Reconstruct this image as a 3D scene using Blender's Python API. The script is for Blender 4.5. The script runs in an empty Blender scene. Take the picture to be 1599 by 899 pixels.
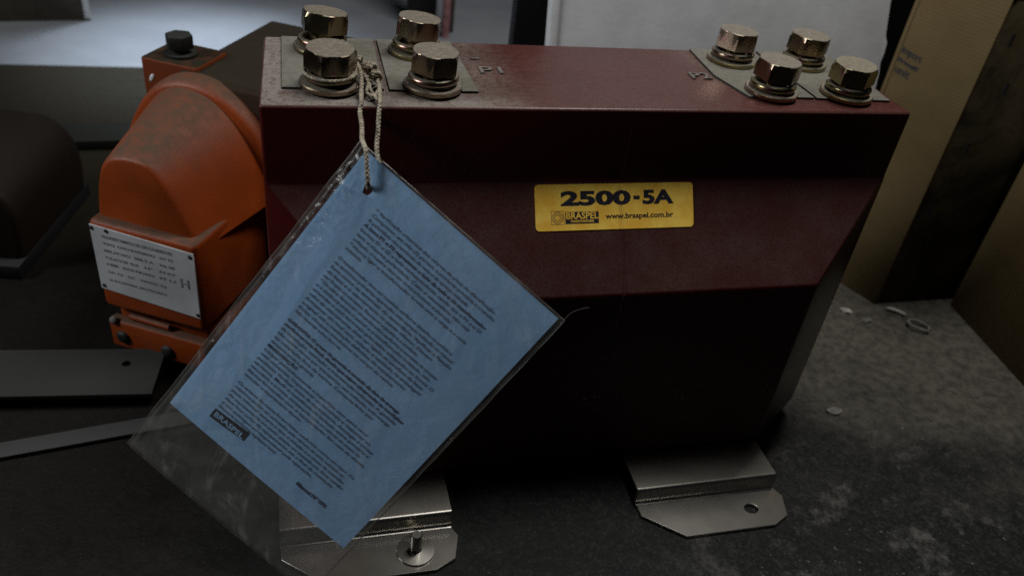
import bpy, bmesh, math, random
from mathutils import Vector, Matrix, noise
random.seed(7)
S = bpy.context.scene
C = S.collection
PI = math.pi
# ------------------------------------------------------------------ camera
cd = bpy.data.cameras.new("Camera"); cam = bpy.data.objects.new("Camera", cd); C.objects.link(cam)
cam.location = (.01371, -.37313, .16337)
cam.rotation_euler = (math.radians(54.688), math.radians(-6.492), math.radians(-13.406))
cd.sensor_width = 36; cd.lens = 28.84; cd.clip_start = .01; cd.clip_end = 50
cd.dof.use_dof = True; cd.dof.focus_distance = .42; cd.dof.aperture_fstop = 9
S.camera = cam
# ------------------------------------------------------------------ world, lamps, exposure
W = bpy.data.worlds.new("World"); S.world = W; W.use_nodes = True
W.node_tree.nodes['Background'].inputs[0].default_value = (.75, .85, 1, 1)
W.node_tree.nodes['Background'].inputs[1].default_value = .010
def area(name, loc, target, power, size, col, sy=None):
    l = bpy.data.lights.new(name, 'AREA'); l.energy = power; l.size = size; l.color = col
    if sy: l.shape = 'RECTANGLE'; l.size_y = sy
    o = bpy.data.objects.new(name, l); C.objects.link(o); o.location = loc
    o.rotation_euler = (Vector(target)-Vector(loc)).to_track_quat('-Z', 'Y').to_euler()
    return o
area("ceiling_lamp", (.42, .17, .98), (.2, .02, -.1), 9.8, .12, (1, .97, .92), .5)
def spot(name, loc, target, power, deg, blend, soft, col):
    l = bpy.data.lights.new(name, 'SPOT'); l.energy = power; l.spot_size = math.radians(deg); l.spot_blend = blend
    l.shadow_soft_size = soft; l.color = col
    o = bpy.data.objects.new(name, l); C.objects.link(o); o.location = loc
    o.rotation_euler = (Vector(target)-Vector(loc)).to_track_quat('-Z', 'Y').to_euler()
spot("side_lamp", (-.85, .02, .52), (.08, -.02, -.06), 25.5, 56, .6, .16, (.95, .98, 1))
spot("rear_lamp", (-.10, .90, .50), (-.10, .70, -.24), 48, 35, 1, .08, (.80, .90, 1))
S.view_settings.view_transform = 'Standard'; S.view_settings.look = 'None'
S.cycles.use_denoising = False; S.cycles.use_adaptive_sampling = False; S.cycles.sample_clamp_indirect = 1.0; S.cycles.sample_clamp_direct = 1.5
S.view_settings.exposure = 0; S.view_settings.gamma = 1

# ------------------------------------------------------------------ material helper
class NT:
    def __init__(s, name):
        s.m = bpy.data.materials.new(name); s.m.use_nodes = True; s.t = s.m.node_tree
        s.b = s.t.nodes['Principled BSDF']; s.out = s.t.nodes['Material Output']
        s.geo = s.t.nodes.new('ShaderNodeNewGeometry'); s.tc = s.t.nodes.new('ShaderNodeTexCoord')
        s.obj = s.tc.outputs['Object']; s.pos = s.geo.outputs['Position']
    def n(s, typ, ins=None, **kw):
        x = s.t.nodes.new(typ)
        for k, v in kw.items(): setattr(x, k, v)
        for k, v in (ins or {}).items(): s.set(x.inputs[k], v)
        return x
    def set(s, sock, v):
        if isinstance(v, bpy.types.NodeSocket): s.t.links.new(v, sock)
        else:
            if isinstance(v, tuple) and len(v) == 3 and sock.type == 'RGBA': v = (*v, 1)
            sock.default_value = v
    def noise(s, scale, detail=4, rough=.55, vec=None, dist=0):
        return s.n('ShaderNodeTexNoise', {'Vector': vec or s.obj, 'Scale': scale, 'Detail': detail, 'Roughness': rough, 'Distortion': dist}).outputs['Fac']
    def ramp(s, f, a, b, va=0., vb=1.):
        return s.n('ShaderNodeMapRange', {'Value': f, 'From Min': a, 'From Max': b, 'To Min': va, 'To Max': vb}, interpolation_type='SMOOTHSTEP').outputs[0]
    def math(s, op, a, b=0., c=None):
        x = s.n('ShaderNodeMath', {0: a, 1: b}, operation=op)
        if c is not None: s.set(x.inputs[2], c)
        return x.outputs[0]
    def mix(s, f, a, b):
        x = s.n('ShaderNodeMix', data_type='RGBA'); s.set(x.inputs[0], f); s.set(x.inputs[6], a); s.set(x.inputs[7], b); return x.outputs[2]
    def xyz(s, v):
        return s.n('ShaderNodeSeparateXYZ', {0: v}).outputs
    def bump(s, h, strength=.3, dist=.001):
        s.set(s.b.inputs['Normal'], s.n('ShaderNodeBump', {'Height': h, 'Strength': strength, 'Distance': dist}).outputs[0])
    def base(s, col=None, rough=None, metal=None, spec=None):
        if col is not None: s.set(s.b.inputs['Base Color'], col)
        if rough is not None: s.set(s.b.inputs['Roughness'], rough)
        if metal is not None: s.set(s.b.inputs['Metallic'], metal)
        if spec is not None: s.set(s.b.inputs['Specular IOR Level'], spec)
DUST = (.17, .155, .135)

def m_simple(name, col, rough=.6, metal=0, var=.25, scale=60, bump=0, spec=.5):
    k = NT(name)
    f = k.ramp(k.noise(scale), .3, .7)
    k.base(k.mix(f, tuple(c*(1-var) for c in col), tuple(min(1, c*(1+var)) for c in col)), rough, metal, spec)
    if bump: k.bump(k.noise(scale*6), bump, .0006)
    return k.m

# maroon cast resin with dust settled on the top face
k = NT('maroon_resin')
x, y, z = k.xyz(k.obj)
nz = k.xyz(k.geo.outputs['Normal'])[2]
top = k.ramp(nz, .75, .97)
n1 = k.noise(28, 6, .6); n2 = k.noise(240, 5, .7); n3 = k.noise(900, 3, .6)
left = k.ramp(x, .008, .016, 1, 0)
padd = k.ramp(x, .095, .145, .95, .0)
front = k.ramp(y, .022, .008)
padr = k.math('MULTIPLY', k.ramp(x, .23, .30), k.ramp(y, .02, .05))
d = k.math('MAXIMUM', left, k.math('MULTIPLY', padd, k.math('MAXIMUM', front, .55)))
d = k.math('MAXIMUM', d, k.math('MULTIPLY', padr, .8))
d = k.math('ADD', d, .13)
d = k.math('MULTIPLY', d, k.ramp(n1, .25, .55, .7, 1))
d = k.math('MULTIPLY', d, k.ramp(n2, .25, .62, .35, 1.1))
d = k.math('MULTIPLY', d, k.ramp(n3, .3, .65, .6, 1.05))
d = k.math('MULTIPLY', d, top)
# thin film of dust on the slope
slope = k.math('MULTIPLY', k.ramp(nz, .3, .5), k.ramp(nz, .8, .7))
d2 = k.math('MULTIPLY', slope, k.ramp(k.noise(45, 6, .65), .25, .8, .12, .27))
d2 = k.math('MULTIPLY', d2, k.ramp(n3, .3, .6, .5, 1.2))
d = k.n('ShaderNodeMath', {0: k.math('ADD', d, d2), 1: 0}, operation='ADD', use_clamp=True).outputs[0]
resin = k.mix(k.ramp(k.noise(14, 3), .3, .7), (.046, .0052, .0042), (.060, .0075, .0058))
fine = k.ramp(k.noise(1500, 2), .66, .74, 0, .16)
resin = k.mix(fine, resin, (.2, .17, .14))
k.base(k.mix(d, resin, DUST), k.math('ADD', .30, k.math('MULTIPLY', d, .6)), 0, .32)
sc = k.n('ShaderNodeTexNoise', {'Vector': k.n('ShaderNodeMapping', {'Vector': k.obj, 'Scale': (30, 900, 500)}).outputs[0], 'Scale': 1.0, 'Detail': 3.0}).outputs['Fac']
k.bump(k.math('ADD', k.math('MULTIPLY', sc, .4), k.math('ADD', n3, n2)), .12, .0006)
RESIN = k.m

def m_dusty(name, col, dust=DUST, amount=.8, lo=.3, rough=.45, spec=.5, metal=0., scale=120):
    """coloured surface whose upward faces carry settled dust"""
    k = NT(name)
    nz = k.xyz(k.geo.outputs['Normal'])[2]
    d = k.math('MULTIPLY', k.ramp(nz, lo, .95), k.ramp(k.noise(scale, 5, .65), .2, .7, amount*.6, amount))
    v = k.ramp(k.noise(20, 4), .3, .7)
    c = k.mix(v, tuple(a*.8 for a in col), tuple(min(1, a*1.15) for a in col))
    k.base(k.mix(d, c, dust), k.math('ADD', rough, k.math('MULTIPLY', d, .4)), k.math('MULTIPLY', k.math('SUBTRACT', 1., d), metal) if metal else 0., spec)
    k.bump(k.noise(scale*6, 3), .3, .0007)
    return k.m
PAD = m_dusty('dusty_pad', (.030, .030, .026), (.145, .138, .116), 1., .3, .7, .2, 0, 330)
ORANGE = m_dusty('orange_resin', (.22, .036, .004), (.060, .033, .018), 1.0, .35, .42, .4)
ORANGE_D = m_dusty('orange_resin_dusty', (.155, .030, .005), (.016, .013, .007), 1.1, .5, .6, .2)
GRIME = m_dusty('grimy_resin', (.035, .018, .009), (.017, .014, .008), 1., .3, .7, .2)
k = NT('zinc_passivate')
f = k.ramp(k.noise(90, 3), .3, .7); nz = k.xyz(k.geo.outputs['Normal'])[2]
rnd_ = k.n('ShaderNodeObjectInfo').outputs['Random']
c = k.mix(f, (.30, .24, .115), (.24, .23, .12))
c = k.mix(k.math('MULTIPLY', k.ramp(rnd_, .2, .9), .7), c, (.27, .20, .165))
c = k.mix(k.ramp(k.noise(160, 2), .55, .7), c, (.30, .17, .15))
d = k.math('MULTIPLY', k.ramp(nz, .6, .97), k.ramp(k.noise(600, 5, .75), .3, .62, .35, .98))
k.base(k.mix(d, c, k.mix(k.ramp(k.noise(500, 5, .8), .35, .65), (.085, .078, .062), (.165, .152, .125))), k.math('ADD', .24, k.math('MULTIPLY', d, .5)), k.math('SUBTRACT', 1., d), .5)
k.bump(k.noise(1500, 3), .12, .0003)
BOLT = k.m
k = NT('plated_steel')
f = k.ramp(k.noise(60, 4), .3, .7)
k.base(k.mix(f, (.46, .44, .40), (.54, .52, .47)), .225, 1, .5)
k.bump(k.noise(900, 2), .02, .0002)
STEEL = k.m
DARKMETAL = m_dusty('dull_grey_metal', (.007, .008, .006), (.010, .012, .008), .8, .5, .5, .5)
INK = m_simple('ink', (.030, .042, .085), .6, var=.2)
BLACK = m_simple('black_print', (.012, .012, .02), .55, var=.3, scale=400)
k = NT('yellow_label')
f = k.ramp(k.noise(110, 6, .6), .35, .7)
c = k.mix(f, (.82, .47, .055), (.93, .64, .11))
c = k.mix(k.ramp(k.noise(420, 5, .7), .60, .72, 0, .55), c, (.35, .2, .05))
x, y, z = k.xyz(k.obj)
crease = k.math('MULTIPLY', k.ramp(k.math('ABSOLUTE', k.math('SUBTRACT', x, k.math('ADD', .1855, k.math('MULTIPLY', k.noise(60), .004)))), .0, .0025, .5, 0), k.ramp(k.noise(90), .3, .6))
c = k.mix(crease, c, (.45, .27, .06))
k.base(c, .5, 0, .4)
LABEL = k.m
k = NT('blue_card')
f = k.ramp(k.noise(25, 5), .3, .7)
c = k.mix(f, (.25, .45, .69), (.31, .51, .76))
c = k.mix(k.ramp(k.noise(1100, 3), .35, .7, 0, .4), c, (.19, .36, .60))
k.base(c, .55, 0, .4)
CARD = k.m
# clear film sleeve
k = NT('clear_film')
tr = k.n('ShaderNodeBsdfTransparent', {'Color': (.97, .97, .97)})
gl = k.n('ShaderNodeBsdfGlossy', {'Color': (1, 1, 1), 'Roughness': .17})
df = k.n('ShaderNodeBsdfDiffuse', {'Color': (.62, .60, .55)})
bp = k.n('ShaderNodeBump', {'Height': k.math('ADD', k.noise(50, 5, .6, dist=1.5), k.math('MULTIPLY', k.noise(300, 2), .03)), 'Strength': .45, 'Distance': .003})
k.t.links.new(bp.outputs[0], gl.inputs['Normal'])
fr = k.n('ShaderNodeMath', {0: k.n('ShaderNodeLayerWeight', {'Blend': .12, 'Normal': bp.outputs[0]}).outputs['Fresnel'], 1: .5}, operation='MINIMUM')
fr = k.n('ShaderNodeMath', {0: fr.outputs[0], 1: .6}, operation='MULTIPLY')
fr = k.n('ShaderNodeMath', {0: fr.outputs[0], 1: .045}, operation='MAXIMUM')
st = k.noise(1.0, 5, .6, vec=k.n('ShaderNodeMapping', {'Vector': k.obj, 'Rotation': (0., .5, 0.), 'Scale': (70., 40., 22.)}).outputs[0], dist=1.2)
haze = k.math('ADD', k.ramp(k.noise(22, 6, .65, dist=2), .35, .8, .04, .09), k.ramp(st, .54, .74, 0, .15))
m1 = k.n('ShaderNodeMixShader', {0: haze, 1: tr.outputs[0], 2: df.outputs[0]})
m2 = k.n('ShaderNodeMixShader', {0: fr.outputs[0], 1: m1.outputs[0], 2: gl.outputs[0]})
k.t.links.new(m2.outputs[0], k.out.inputs[0])
FILM = k.m
k = NT('film_weld')
tr = k.n('ShaderNodeBsdfTransparent', {'Color': (.8, .8, .8)})
gl = k.n('ShaderNodeBsdfGlossy', {'Color': (.9, .9, .9), 'Roughness': .25})
df = k.n('ShaderNodeBsdfDiffuse', {'Color': (.14, .13, .11)})
m1 = k.n('ShaderNodeMixShader', {0: k.ramp(k.noise(120, 3), .3, .7, .2, .55), 1: tr.outputs[0], 2: df.outputs[0]})
m2 = k.n('ShaderNodeMixShader', {0: .12, 1: m1.outputs[0], 2: gl.outputs[0]})
k.t.links.new(m2.outputs[0], k.out.inputs[0])
WELD = k.m
k = NT('cotton_string')
wv = k.n('ShaderNodeTexWave', {'Vector': k.obj, 'Scale': 260., 'Distortion': 2.}, bands_direction='DIAGONAL').outputs['Fac']
k.base(k.mix(k.ramp(k.noise(300, 4), .35, .65), (.20, .175, .13), (.36, .32, .25)), .9, 0, .1)
k.bump(k.math('ADD', wv, k.noise(2500, 2)), .5, .0005)
STRING = k.m
CHALK = m_simple('chalk', (.11, .095, .085), .9, var=.3, scale=600)
ALU = m_dusty('nameplate_metal', (.40, .41, .42), (.3, .3, .28), .3, .6, .55, .4, 0, 300)
BOARD = m_simple('white_board', (.56, .575, .59), .7, var=.07, scale=40, bump=.15)
PINK = m_simple('pink_plastic', (.30, .14, .15), .4, var=.3, scale=90)
DARKBOX = m_simple('dark_brown_board', (.040, .032, .022), .75, var=.3, scale=30)
BLACKP = m_simple('black_gap_fill', (.004, .0045, .006), .6, var=.3, scale=30)  # plain black parts, also the sheet that fills the dark gaps
WHITEEDGE = m_simple('white_edge', (.62, .64, .66), .6, var=.06)
# cardboard
k = NT('cardboard')
flute = k.n('ShaderNodeTexWave', {'Vector': k.obj, 'Scale': 110., 'Distortion': .6}, bands_direction='Z').outputs['Fac']
c = k.mix(k.ramp(k.noise(9, 6, .6), .3, .7), (.108, .074, .031), (.150, .108, .050))
c = k.mix(k.ramp(k.noise(160, 5, .7), .55, .75, 0, .5), c, (.12, .08, .04))
k.base(c, .85, 0, .2); k.bump(k.math('ADD', k.math('MULTIPLY', flute, .12), k.noise(60, 6, .7)), .25, .0012)
CARDB = k.m
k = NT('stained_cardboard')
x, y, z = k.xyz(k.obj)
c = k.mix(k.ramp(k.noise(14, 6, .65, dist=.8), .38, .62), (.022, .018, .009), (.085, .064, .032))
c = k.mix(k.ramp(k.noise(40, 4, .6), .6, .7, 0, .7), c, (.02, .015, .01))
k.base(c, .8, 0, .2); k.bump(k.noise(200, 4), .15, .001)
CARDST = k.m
# floor: sooty workshop floor, dust drifts toward the boxes
k = NT('sooty_floor')
x, y, z = k.xyz(k.obj)
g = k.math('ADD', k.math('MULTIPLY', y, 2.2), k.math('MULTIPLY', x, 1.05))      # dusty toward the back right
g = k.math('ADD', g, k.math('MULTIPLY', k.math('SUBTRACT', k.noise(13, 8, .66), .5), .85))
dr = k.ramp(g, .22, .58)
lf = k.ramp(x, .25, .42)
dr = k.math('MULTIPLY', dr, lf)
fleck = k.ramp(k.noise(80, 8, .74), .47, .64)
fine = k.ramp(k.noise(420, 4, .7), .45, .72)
c = k.mix(k.math('MULTIPLY', fleck, .65), k.mix(k.ramp(x, -.15, .1), (.0040, .0028, .0014), (.0035, .004, .0045)), k.mix(k.ramp(x, -.1, .25), (.0035, .0028, .002), (.022, .022, .021)))  # soot base turned browner at left, painting in the warm tone of the shade
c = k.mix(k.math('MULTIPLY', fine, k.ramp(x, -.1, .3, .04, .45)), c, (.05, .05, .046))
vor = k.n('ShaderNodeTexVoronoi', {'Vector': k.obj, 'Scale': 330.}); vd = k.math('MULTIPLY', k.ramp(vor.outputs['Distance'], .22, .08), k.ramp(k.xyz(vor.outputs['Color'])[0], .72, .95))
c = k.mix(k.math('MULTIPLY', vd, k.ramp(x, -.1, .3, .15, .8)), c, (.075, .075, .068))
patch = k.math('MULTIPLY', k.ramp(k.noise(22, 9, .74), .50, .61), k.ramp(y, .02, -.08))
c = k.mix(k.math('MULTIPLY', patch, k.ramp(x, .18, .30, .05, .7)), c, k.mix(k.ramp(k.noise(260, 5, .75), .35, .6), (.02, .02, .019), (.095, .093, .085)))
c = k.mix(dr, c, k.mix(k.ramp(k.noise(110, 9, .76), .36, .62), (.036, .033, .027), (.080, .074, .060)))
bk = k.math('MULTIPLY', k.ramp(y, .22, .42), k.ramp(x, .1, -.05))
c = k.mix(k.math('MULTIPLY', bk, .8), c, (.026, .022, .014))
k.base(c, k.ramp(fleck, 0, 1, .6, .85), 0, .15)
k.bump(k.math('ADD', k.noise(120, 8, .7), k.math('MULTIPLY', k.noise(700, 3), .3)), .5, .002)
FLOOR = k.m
k = NT('pale_floor')
c = k.mix(k.ramp(k.noise(6, 6, .6), .3, .7), (.19, .205, .235), (.25, .27, .30))
k.base(c, .6, 0, .3); k.bump(k.noise(60, 4), .1, .001)
PALE = k.m

# ------------------------------------------------------------------ geometry helpers
def link(name, me, mats, parent=None):
    o = bpy.data.objects.new(name, me); C.objects.link(o)
    for m in (mats if isinstance(mats, (list, tuple)) else [mats]): me.materials.append(m)
    if parent: o.parent = parent
    return o
def fin(name, bm, mats, parent=None, smooth=None, bevel=0, seg=2, M=None):
    if M is not None: bmesh.ops.transform(bm, matrix=M, verts=bm.verts)
    bmesh.ops.remove_doubles(bm, verts=bm.verts, dist=1e-6)
    bmesh.ops.recalc_face_normals(bm, faces=bm.faces)
    if bevel:
        es = [e for e in bm.edges if len(e.link_faces) == 2 and e.calc_face_angle(0) > math.radians(15)]
        bmesh.ops.bevel(bm, geom=es, offset=bevel, segments=seg, affect='EDGES', profile=.5, clamp_overlap=True)
    me = bpy.data.meshes.new(name); bm.to_mesh(me); bm.free()
    if smooth is not None or bevel:
        for p in me.polygons: p.use_smooth = True
        me.set_sharp_from_angle(angle=math.radians(smooth or 35))
    return link(name, me, mats, parent)
def box(bm, a, b, M=None):
    r = bmesh.ops.create_cube(bm, size=1)
    sx, sy, sz = (b[i]-a[i] for i in range(3))
    T = Matrix.Translation([(a[i]+b[i])/2 for i in range(3)]) @ Matrix.Diagonal((sx, sy, sz, 1))
    bmesh.ops.transform(bm, matrix=(M or Matrix()) @ T, verts=r['verts']); return r['verts']
def prism(bm, pts, z0, z1, M=None):
    n = len(pts)
    lo = [bm.verts.new((p[0], p[1], z0)) for p in pts]; hi = [bm.verts.new((p[0], p[1], z1)) for p in pts]
    bm.faces.new(lo[::-1]); bm.faces.new(hi)
    for i in range(n): bm.faces.new((lo[i], lo[(i+1) % n], hi[(i+1) % n], hi[i]))
    if M is not None: bmesh.ops.transform(bm, matrix=M, verts=lo+hi)
def lathe(bm, prof, n=32, M=None):
    rings = []
    vs = []
    for r, z in prof:
        if r < 1e-7: v = bm.verts.new((0, 0, z)); rings.append([v]); vs.append(v)
        else:
            ring = [bm.verts.new((r*math.cos(2*PI*i/n), r*math.sin(2*PI*i/n), z)) for i in range(n)]; rings.append(ring); vs += ring
    for a, b in zip(rings, rings[1:]):
        for i in range(n):
            j = (i+1) % n
            if len(a) == 1 and len(b) == 1: continue
            if len(a) == 1: bm.faces.new((a[0], b[i], b[j]))
            elif len(b) == 1: bm.faces.new((a[i], a[j], b[0]))
            else: bm.faces.new((a[i], a[j], b[j], b[i]))
    if M is not None: bmesh.ops.transform(bm, matrix=M, verts=vs)
def tube(bm, pts, r, n=10, closed=False):
    P = [Vector(p) for p in pts]; m = len(P); rings = []
    up = Vector((.31, .22, .93)).normalized(); last = None
    for i in range(m):
        a = P[(i-1) % m] if closed else P[max(i-1, 0)]; b = P[(i+1) % m] if closed else P[min(i+1, m-1)]
        t = (b-a).normalized()
        if last is None: u = t.cross(up).normalized()
        else: u = (last - t*last.dot(t)).normalized()
        last = u; w = t.cross(u); rr = r[i] if isinstance(r, (list, tuple)) else r
        rings.append([bm.verts.new(P[i]+(u*math.cos(2*PI*k/n)+w*math.sin(2*PI*k/n))*rr) for k in range(n)])
    for i in range(m if closed else m-1):
        A, B = rings[i], rings[(i+1) % m]
        for k in range(n): bm.faces.new((A[k], A[(k+1) % n], B[(k+1) % n], B[k]))
    if not closed: bm.faces.new(rings[0][::-1]); bm.faces.new(rings[-1])
def smooth_path(pts, k=6):
    P = [Vector(p) for p in pts]; out = []
    for i in range(len(P)-1):
        a, b, c, d = P[max(i-1, 0)], P[i], P[i+1], P[min(i+2, len(P)-1)]
        for j in range(k):
            t = j/k
            out.append(.5*((2*b)+(c-a)*t+(2*a-5*b+4*c-d)*t*t+(3*b-a-3*c+d)*t**3))
    out.append(P[-1]); return out
def empty(name, loc, label, cat, rz=0, group=None):
    o = bpy.data.objects.new(name, None); C.objects.link(o); o.location = loc; o.rotation_euler.z = rz
    o.empty_display_size = .02
    o['label'] = label; o['category'] = cat
    if group: o['group'] = group
    return o
def tag(o, label, cat, group=None):
    o['label'] = label; o['category'] = cat
    if group: o['group'] = group
    return o
def struct(o): o['kind'] = 'structure'; return o
def text_mesh(name, body, size, mat, parent, M, offset=0., line=1., depth=.00003, align='LEFT', sx=1., fit=None, lean=0.):
    cu = bpy.data.curves.new(name, 'FONT'); cu.body = body; cu.size = size; cu.offset = offset; cu.extrude = depth
    cu.space_line = line; cu.align_x = align; cu.shear = lean; cu.resolution_u = 3
    t = bpy.data.objects.new(name, cu); C.objects.link(t)
    bpy.context.view_layer.update()
    me = bpy.data.meshes.new_from_object(t.evaluated_get(bpy.context.evaluated_depsgraph_get()))
    bpy.data.objects.remove(t); bpy.data.curves.remove(cu)
    me.name = name; me.materials.clear()
    if fit:
        w = max(v.co.x for v in me.vertices)-min(v.co.x for v in me.vertices); sx = fit/w
    me.transform(M @ Matrix.Diagonal((sx, 1, 1, 1)))
    return link(name, me, mat, parent)
def frame(o, ex, ey, ez):
    m = Matrix((ex, ey, ez)).transposed().to_4x4(); m.translation = Vector(o); return m

FZ = -.237
# ------------------------------------------------------------------ setting
bm = bmesh.new(); box(bm, (-3, -2, FZ-.02), (3, .648, FZ)); struct(fin('floor', bm, FLOOR))
bm = bmesh.new(); box(bm, (-4, .6481, FZ-.024), (4, 5, FZ-.004)); struct(fin('pale_floor', bm, PALE))

# ------------------------------------------------------------------ main current transformer
L, DW, d, c_ = .36, .0935, .035, .0476
z1, z2, zb = -.0409, -.0945, -.2237
T = empty('current_transformer', (0, 0, FZ), 'maroon cast resin current transformer with yellow rating sticker, standing on plated steel feet', 'transformer')
def at_T(o):        # part built in world coordinates under the transformer's empty
    o.parent = T; o.matrix_parent_inverse = Matrix.Translation((0, 0, -FZ)); return o
bm = bmesh.new()
def loop(z, e, dd):
    p = [(0, 0), (c_*e, -dd), (L-c_*e, -dd), (L, 0), (L, DW), (L-c_*e, DW+dd), (c_*e, DW+dd), (0, DW)]
    return [bm.verts.new((a, b, z)) for a, b in p]
la = loop(zb, 1, d); lb = loop(z2, 1, d)
lc = [bm.verts.new(p) for p in ((0, 0, z1), (L, 0, z1), (L, DW, z1), (0, DW, z1))]
ld = [bm.verts.new(p) for p in ((0, 0, 0), (L, 0, 0), (L, DW-.006, 0), (L-.005, DW, 0), (0.002, DW, 0))]
bm.faces.new(la[::-1])
for i in range(8): bm.faces.new((la[i], la[(i+1) % 8], lb[(i+1) % 8], lb[i]))
bm.faces.new((lb[0], lb[1], lc[0])); bm.faces.new((lb[1], lb[2], lc[1], lc[0])); bm.faces.new((lb[2], lb[3], lc[1]))
bm.faces.new((lb[3], lb[4], lc[2], lc[1])); bm.faces.new((lb[4], lb[5], lc[2])); bm.faces.new((lb[5], lb[6], lc[3], lc[2]))
bm.faces.new((lb[6], lb[7], lc[3])); bm.faces.new((lb[7], lb[0], lc[0], lc[3]))
bm.faces.new((lc[0], lc[1], ld[1], ld[0])); bm.faces.new((lc[1], lc[2], ld[2], ld[1])); bm.faces.new((lc[2], ld[3], ld[2]))
bm.faces.new((lc[2], lc[3], ld[4], ld[3])); bm.faces.new((lc[3], lc[0], ld[0], ld[4])); bm.faces.new(ld)
at_T(fin('body', bm, RESIN, bevel=.0016, seg=3, smooth=40))
# mould seam, a thin raised line down the front
bm = bmesh.new()
sx0 = .1885
pr = [(-.0001, -.004), (-.0001, z1), (-.0352, z2), (-.0352, -.15)]
for (ya, za), (yb, zb_) in zip(pr, pr[1:]):
    tube(bm, [(sx0, ya, za), (sx0+.0006, yb, zb_)], .00022, 6)
at_T(fin('mould_seam', bm, RESIN))
# contact pads
def pad(pts):
    bm = bmesh.new(); prism(bm, pts, -.001, .0014); at_T(fin('contact_pad', bm, PAD, bevel=.0004, seg=2))
pad([(.0106, .0192), (.0600, .0188), (.0612, .0905), (.0112, .0907)])
pad([(.0626, .0182), (.1083, .0175), (.1060, .0910), (.0632, .0905)])
pad([(.2635, .0170), (.3050, .0165), (.3030, .0915), (.2590, .0915), (.2560, .0480)])
pad([(.3065, .0160), (.3545, .0140), (.3560, .0560), (.3560, .0895), (.3060, .0915)])
# terminal bolts
def bolt(x, y, rot, tilt, ta, lift=0.):
    e = bpy.data.objects.new('terminal_bolt', None); C.objects.link(e); e.empty_display_size = .01
    at_T(e)
    e.matrix_parent_inverse = Matrix(); e.location = (x, y, .0014-FZ)
    R = Matrix.Rotation(tilt, 4, Vector((math.cos(ta), math.sin(ta), 0)))
    # flat washer
    bm = bmesh.new(); lathe(bm, [(.0088, 0), (.0147, 0), (.0151, .0006), (.0151, .0021), (.0146, .0026), (.0088, .0026), (.0088, 0)], 48)
    fin('flat_washer', bm, BOLT, e, smooth=40, M=Matrix.Rotation(tilt*.3, 4, 'X'))
    # split spring washer (helical ring with a gap)
    bm = bmesh.new(); pts = []
    for i in range(41):
        a = rot*2+.3+(2*PI-.14)*i/40; pts.append((.0110*math.cos(a), .0110*math.sin(a), .0046+.0016*i/40))
    tube(bm, pts, .0021, 10)
    fin('spring_washer', bm, BOLT, e, smooth=60)
    # shank + hex head
    bm = bmesh.new(); lathe(bm, [(0, -.002), (.0076, -.002), (.0076, .0095), (0, .0095)], 32)
    fin('shank', bm, BOLT, e, smooth=40, M=R)
    bm = bmesh.new()
    R0 = .0130; n = 48; h0, h1 = .0092+lift, .0192+lift; ap = R0*math.cos(PI/6)
    def hexr(a):
        b = (a+PI/6) % (PI/3)-PI/6
        return ap/math.cos(b)
    rings = []
    for (kz, lim) in ((h0, .99), (h0+.0004, 9), ('c', 9), (h1-.0003, .905), (h1, .875)):
        ring = []
        for i in range(n):
            a = 2*PI*i/n; r = hexr(a+PI/6)
            if kz == 'c': zz = h1-.0009-max(0, (r-ap*1.0))*1.15; rr = r
            else: zz = kz; rr = min(r, R0*lim) if lim < 2 else r
            ring.append(bm.verts.new((rr*math.cos(a+rot), rr*math.sin(a+rot), zz)))
        rings.append(ring)
    for A, B in zip(rings, rings[1:]):
        for i in range(n): bm.faces.new((A[i], A[(i+1) % n], B[(i+1) % n], B[i]))
    bm.faces.new(rings[0][::-1])
    cv = bm.verts.new((0, 0, h1-.0002))
    for i in range(n): bm.faces.new((rings[-1][i], rings[-1][(i+1) % n], cv))
    fin('bolt_head', bm, BOLT, e, smooth=22, M=R)
bolt(.0338, .0225, .12, .05, .5)
bolt(.0850, .0220, .30, .03, 1.5)
bolt(.0325, .0725, .62, .13, 2.2, .001)
bolt(.0830, .0705, .25, .09, 1.9, .0005)
bolt(.2798, .0228, .72, .02, 1.)
bolt(.3278, .0205, .55, .05, -.6)
bolt(.2782, .0715, .05, .03, 2.)
bolt(.3262, .0690, .80, .03, 1.)
# chalked raised marks P1 / P2 on the top
def mark(txt, px, py, sxx=1.):
    M = Matrix.Translation((px, py, .0006)) @ Matrix.Diagonal((sxx, 1, 1, 1))
    o = text_mesh('terminal_mark', txt, .0125, CHALK, None, M, offset=.0001, depth=.0004, fit=.0125)
    at_T(o)
mark('P1', .1140, .0445); mark('P2', .2400, .0435)
bm = bmesh.new(); box(bm, (.1135, .0655, 0), (.1185, .0675, .0008)); at_T(fin('raised_dash', bm, CHALK, bevel=.0003))
# rating sticker on the slope
ez = Vector((0, -(z1-z2), d)).normalized(); ez = Vector((0, ez.y, ez.z))
ey = Vector((0, d, z1-z2)).normalized(); ex = Vector((1, 0, 0))
o0 = Vector((.1389, -.0150, -.0640))
o0 += ez*.00035
rx = math.radians(.25)
LF = frame(o0, ex, ey, ez) @ Matrix.Rotation(rx, 4, 'Z')
bm = bmesh.new(); w_, h_, r_ = .0930, .0250, .0022; pts = []
for cx, cy, a0 in ((w_-r_, r_, -PI/2), (w_-r_, h_-r_, 0), (r_, h_-r_, PI/2), (r_, r_, PI)):
    for i in range(7): a = a0+PI/2*i/6; pts.append((cx+r_*math.cos(a), cy+r_*math.sin(a)))
prism(bm, pts, -.0003, .0001); sticker = at_T(fin('rating_sticker', bm, LABEL, M=LF))
sticker['label'] = 'yellow rating sticker reading 2500-5A'
def on_sticker(o): o.parent = sticker; return o
def LM(x, y, z=.00014): return LF @ Matrix.Translation((x, y, z))
on_sticker(text_mesh('rating_number', '2500', .0102, BLACK, None, LM(.0146, .0138), offset=.00048, fit=.0408))
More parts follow.
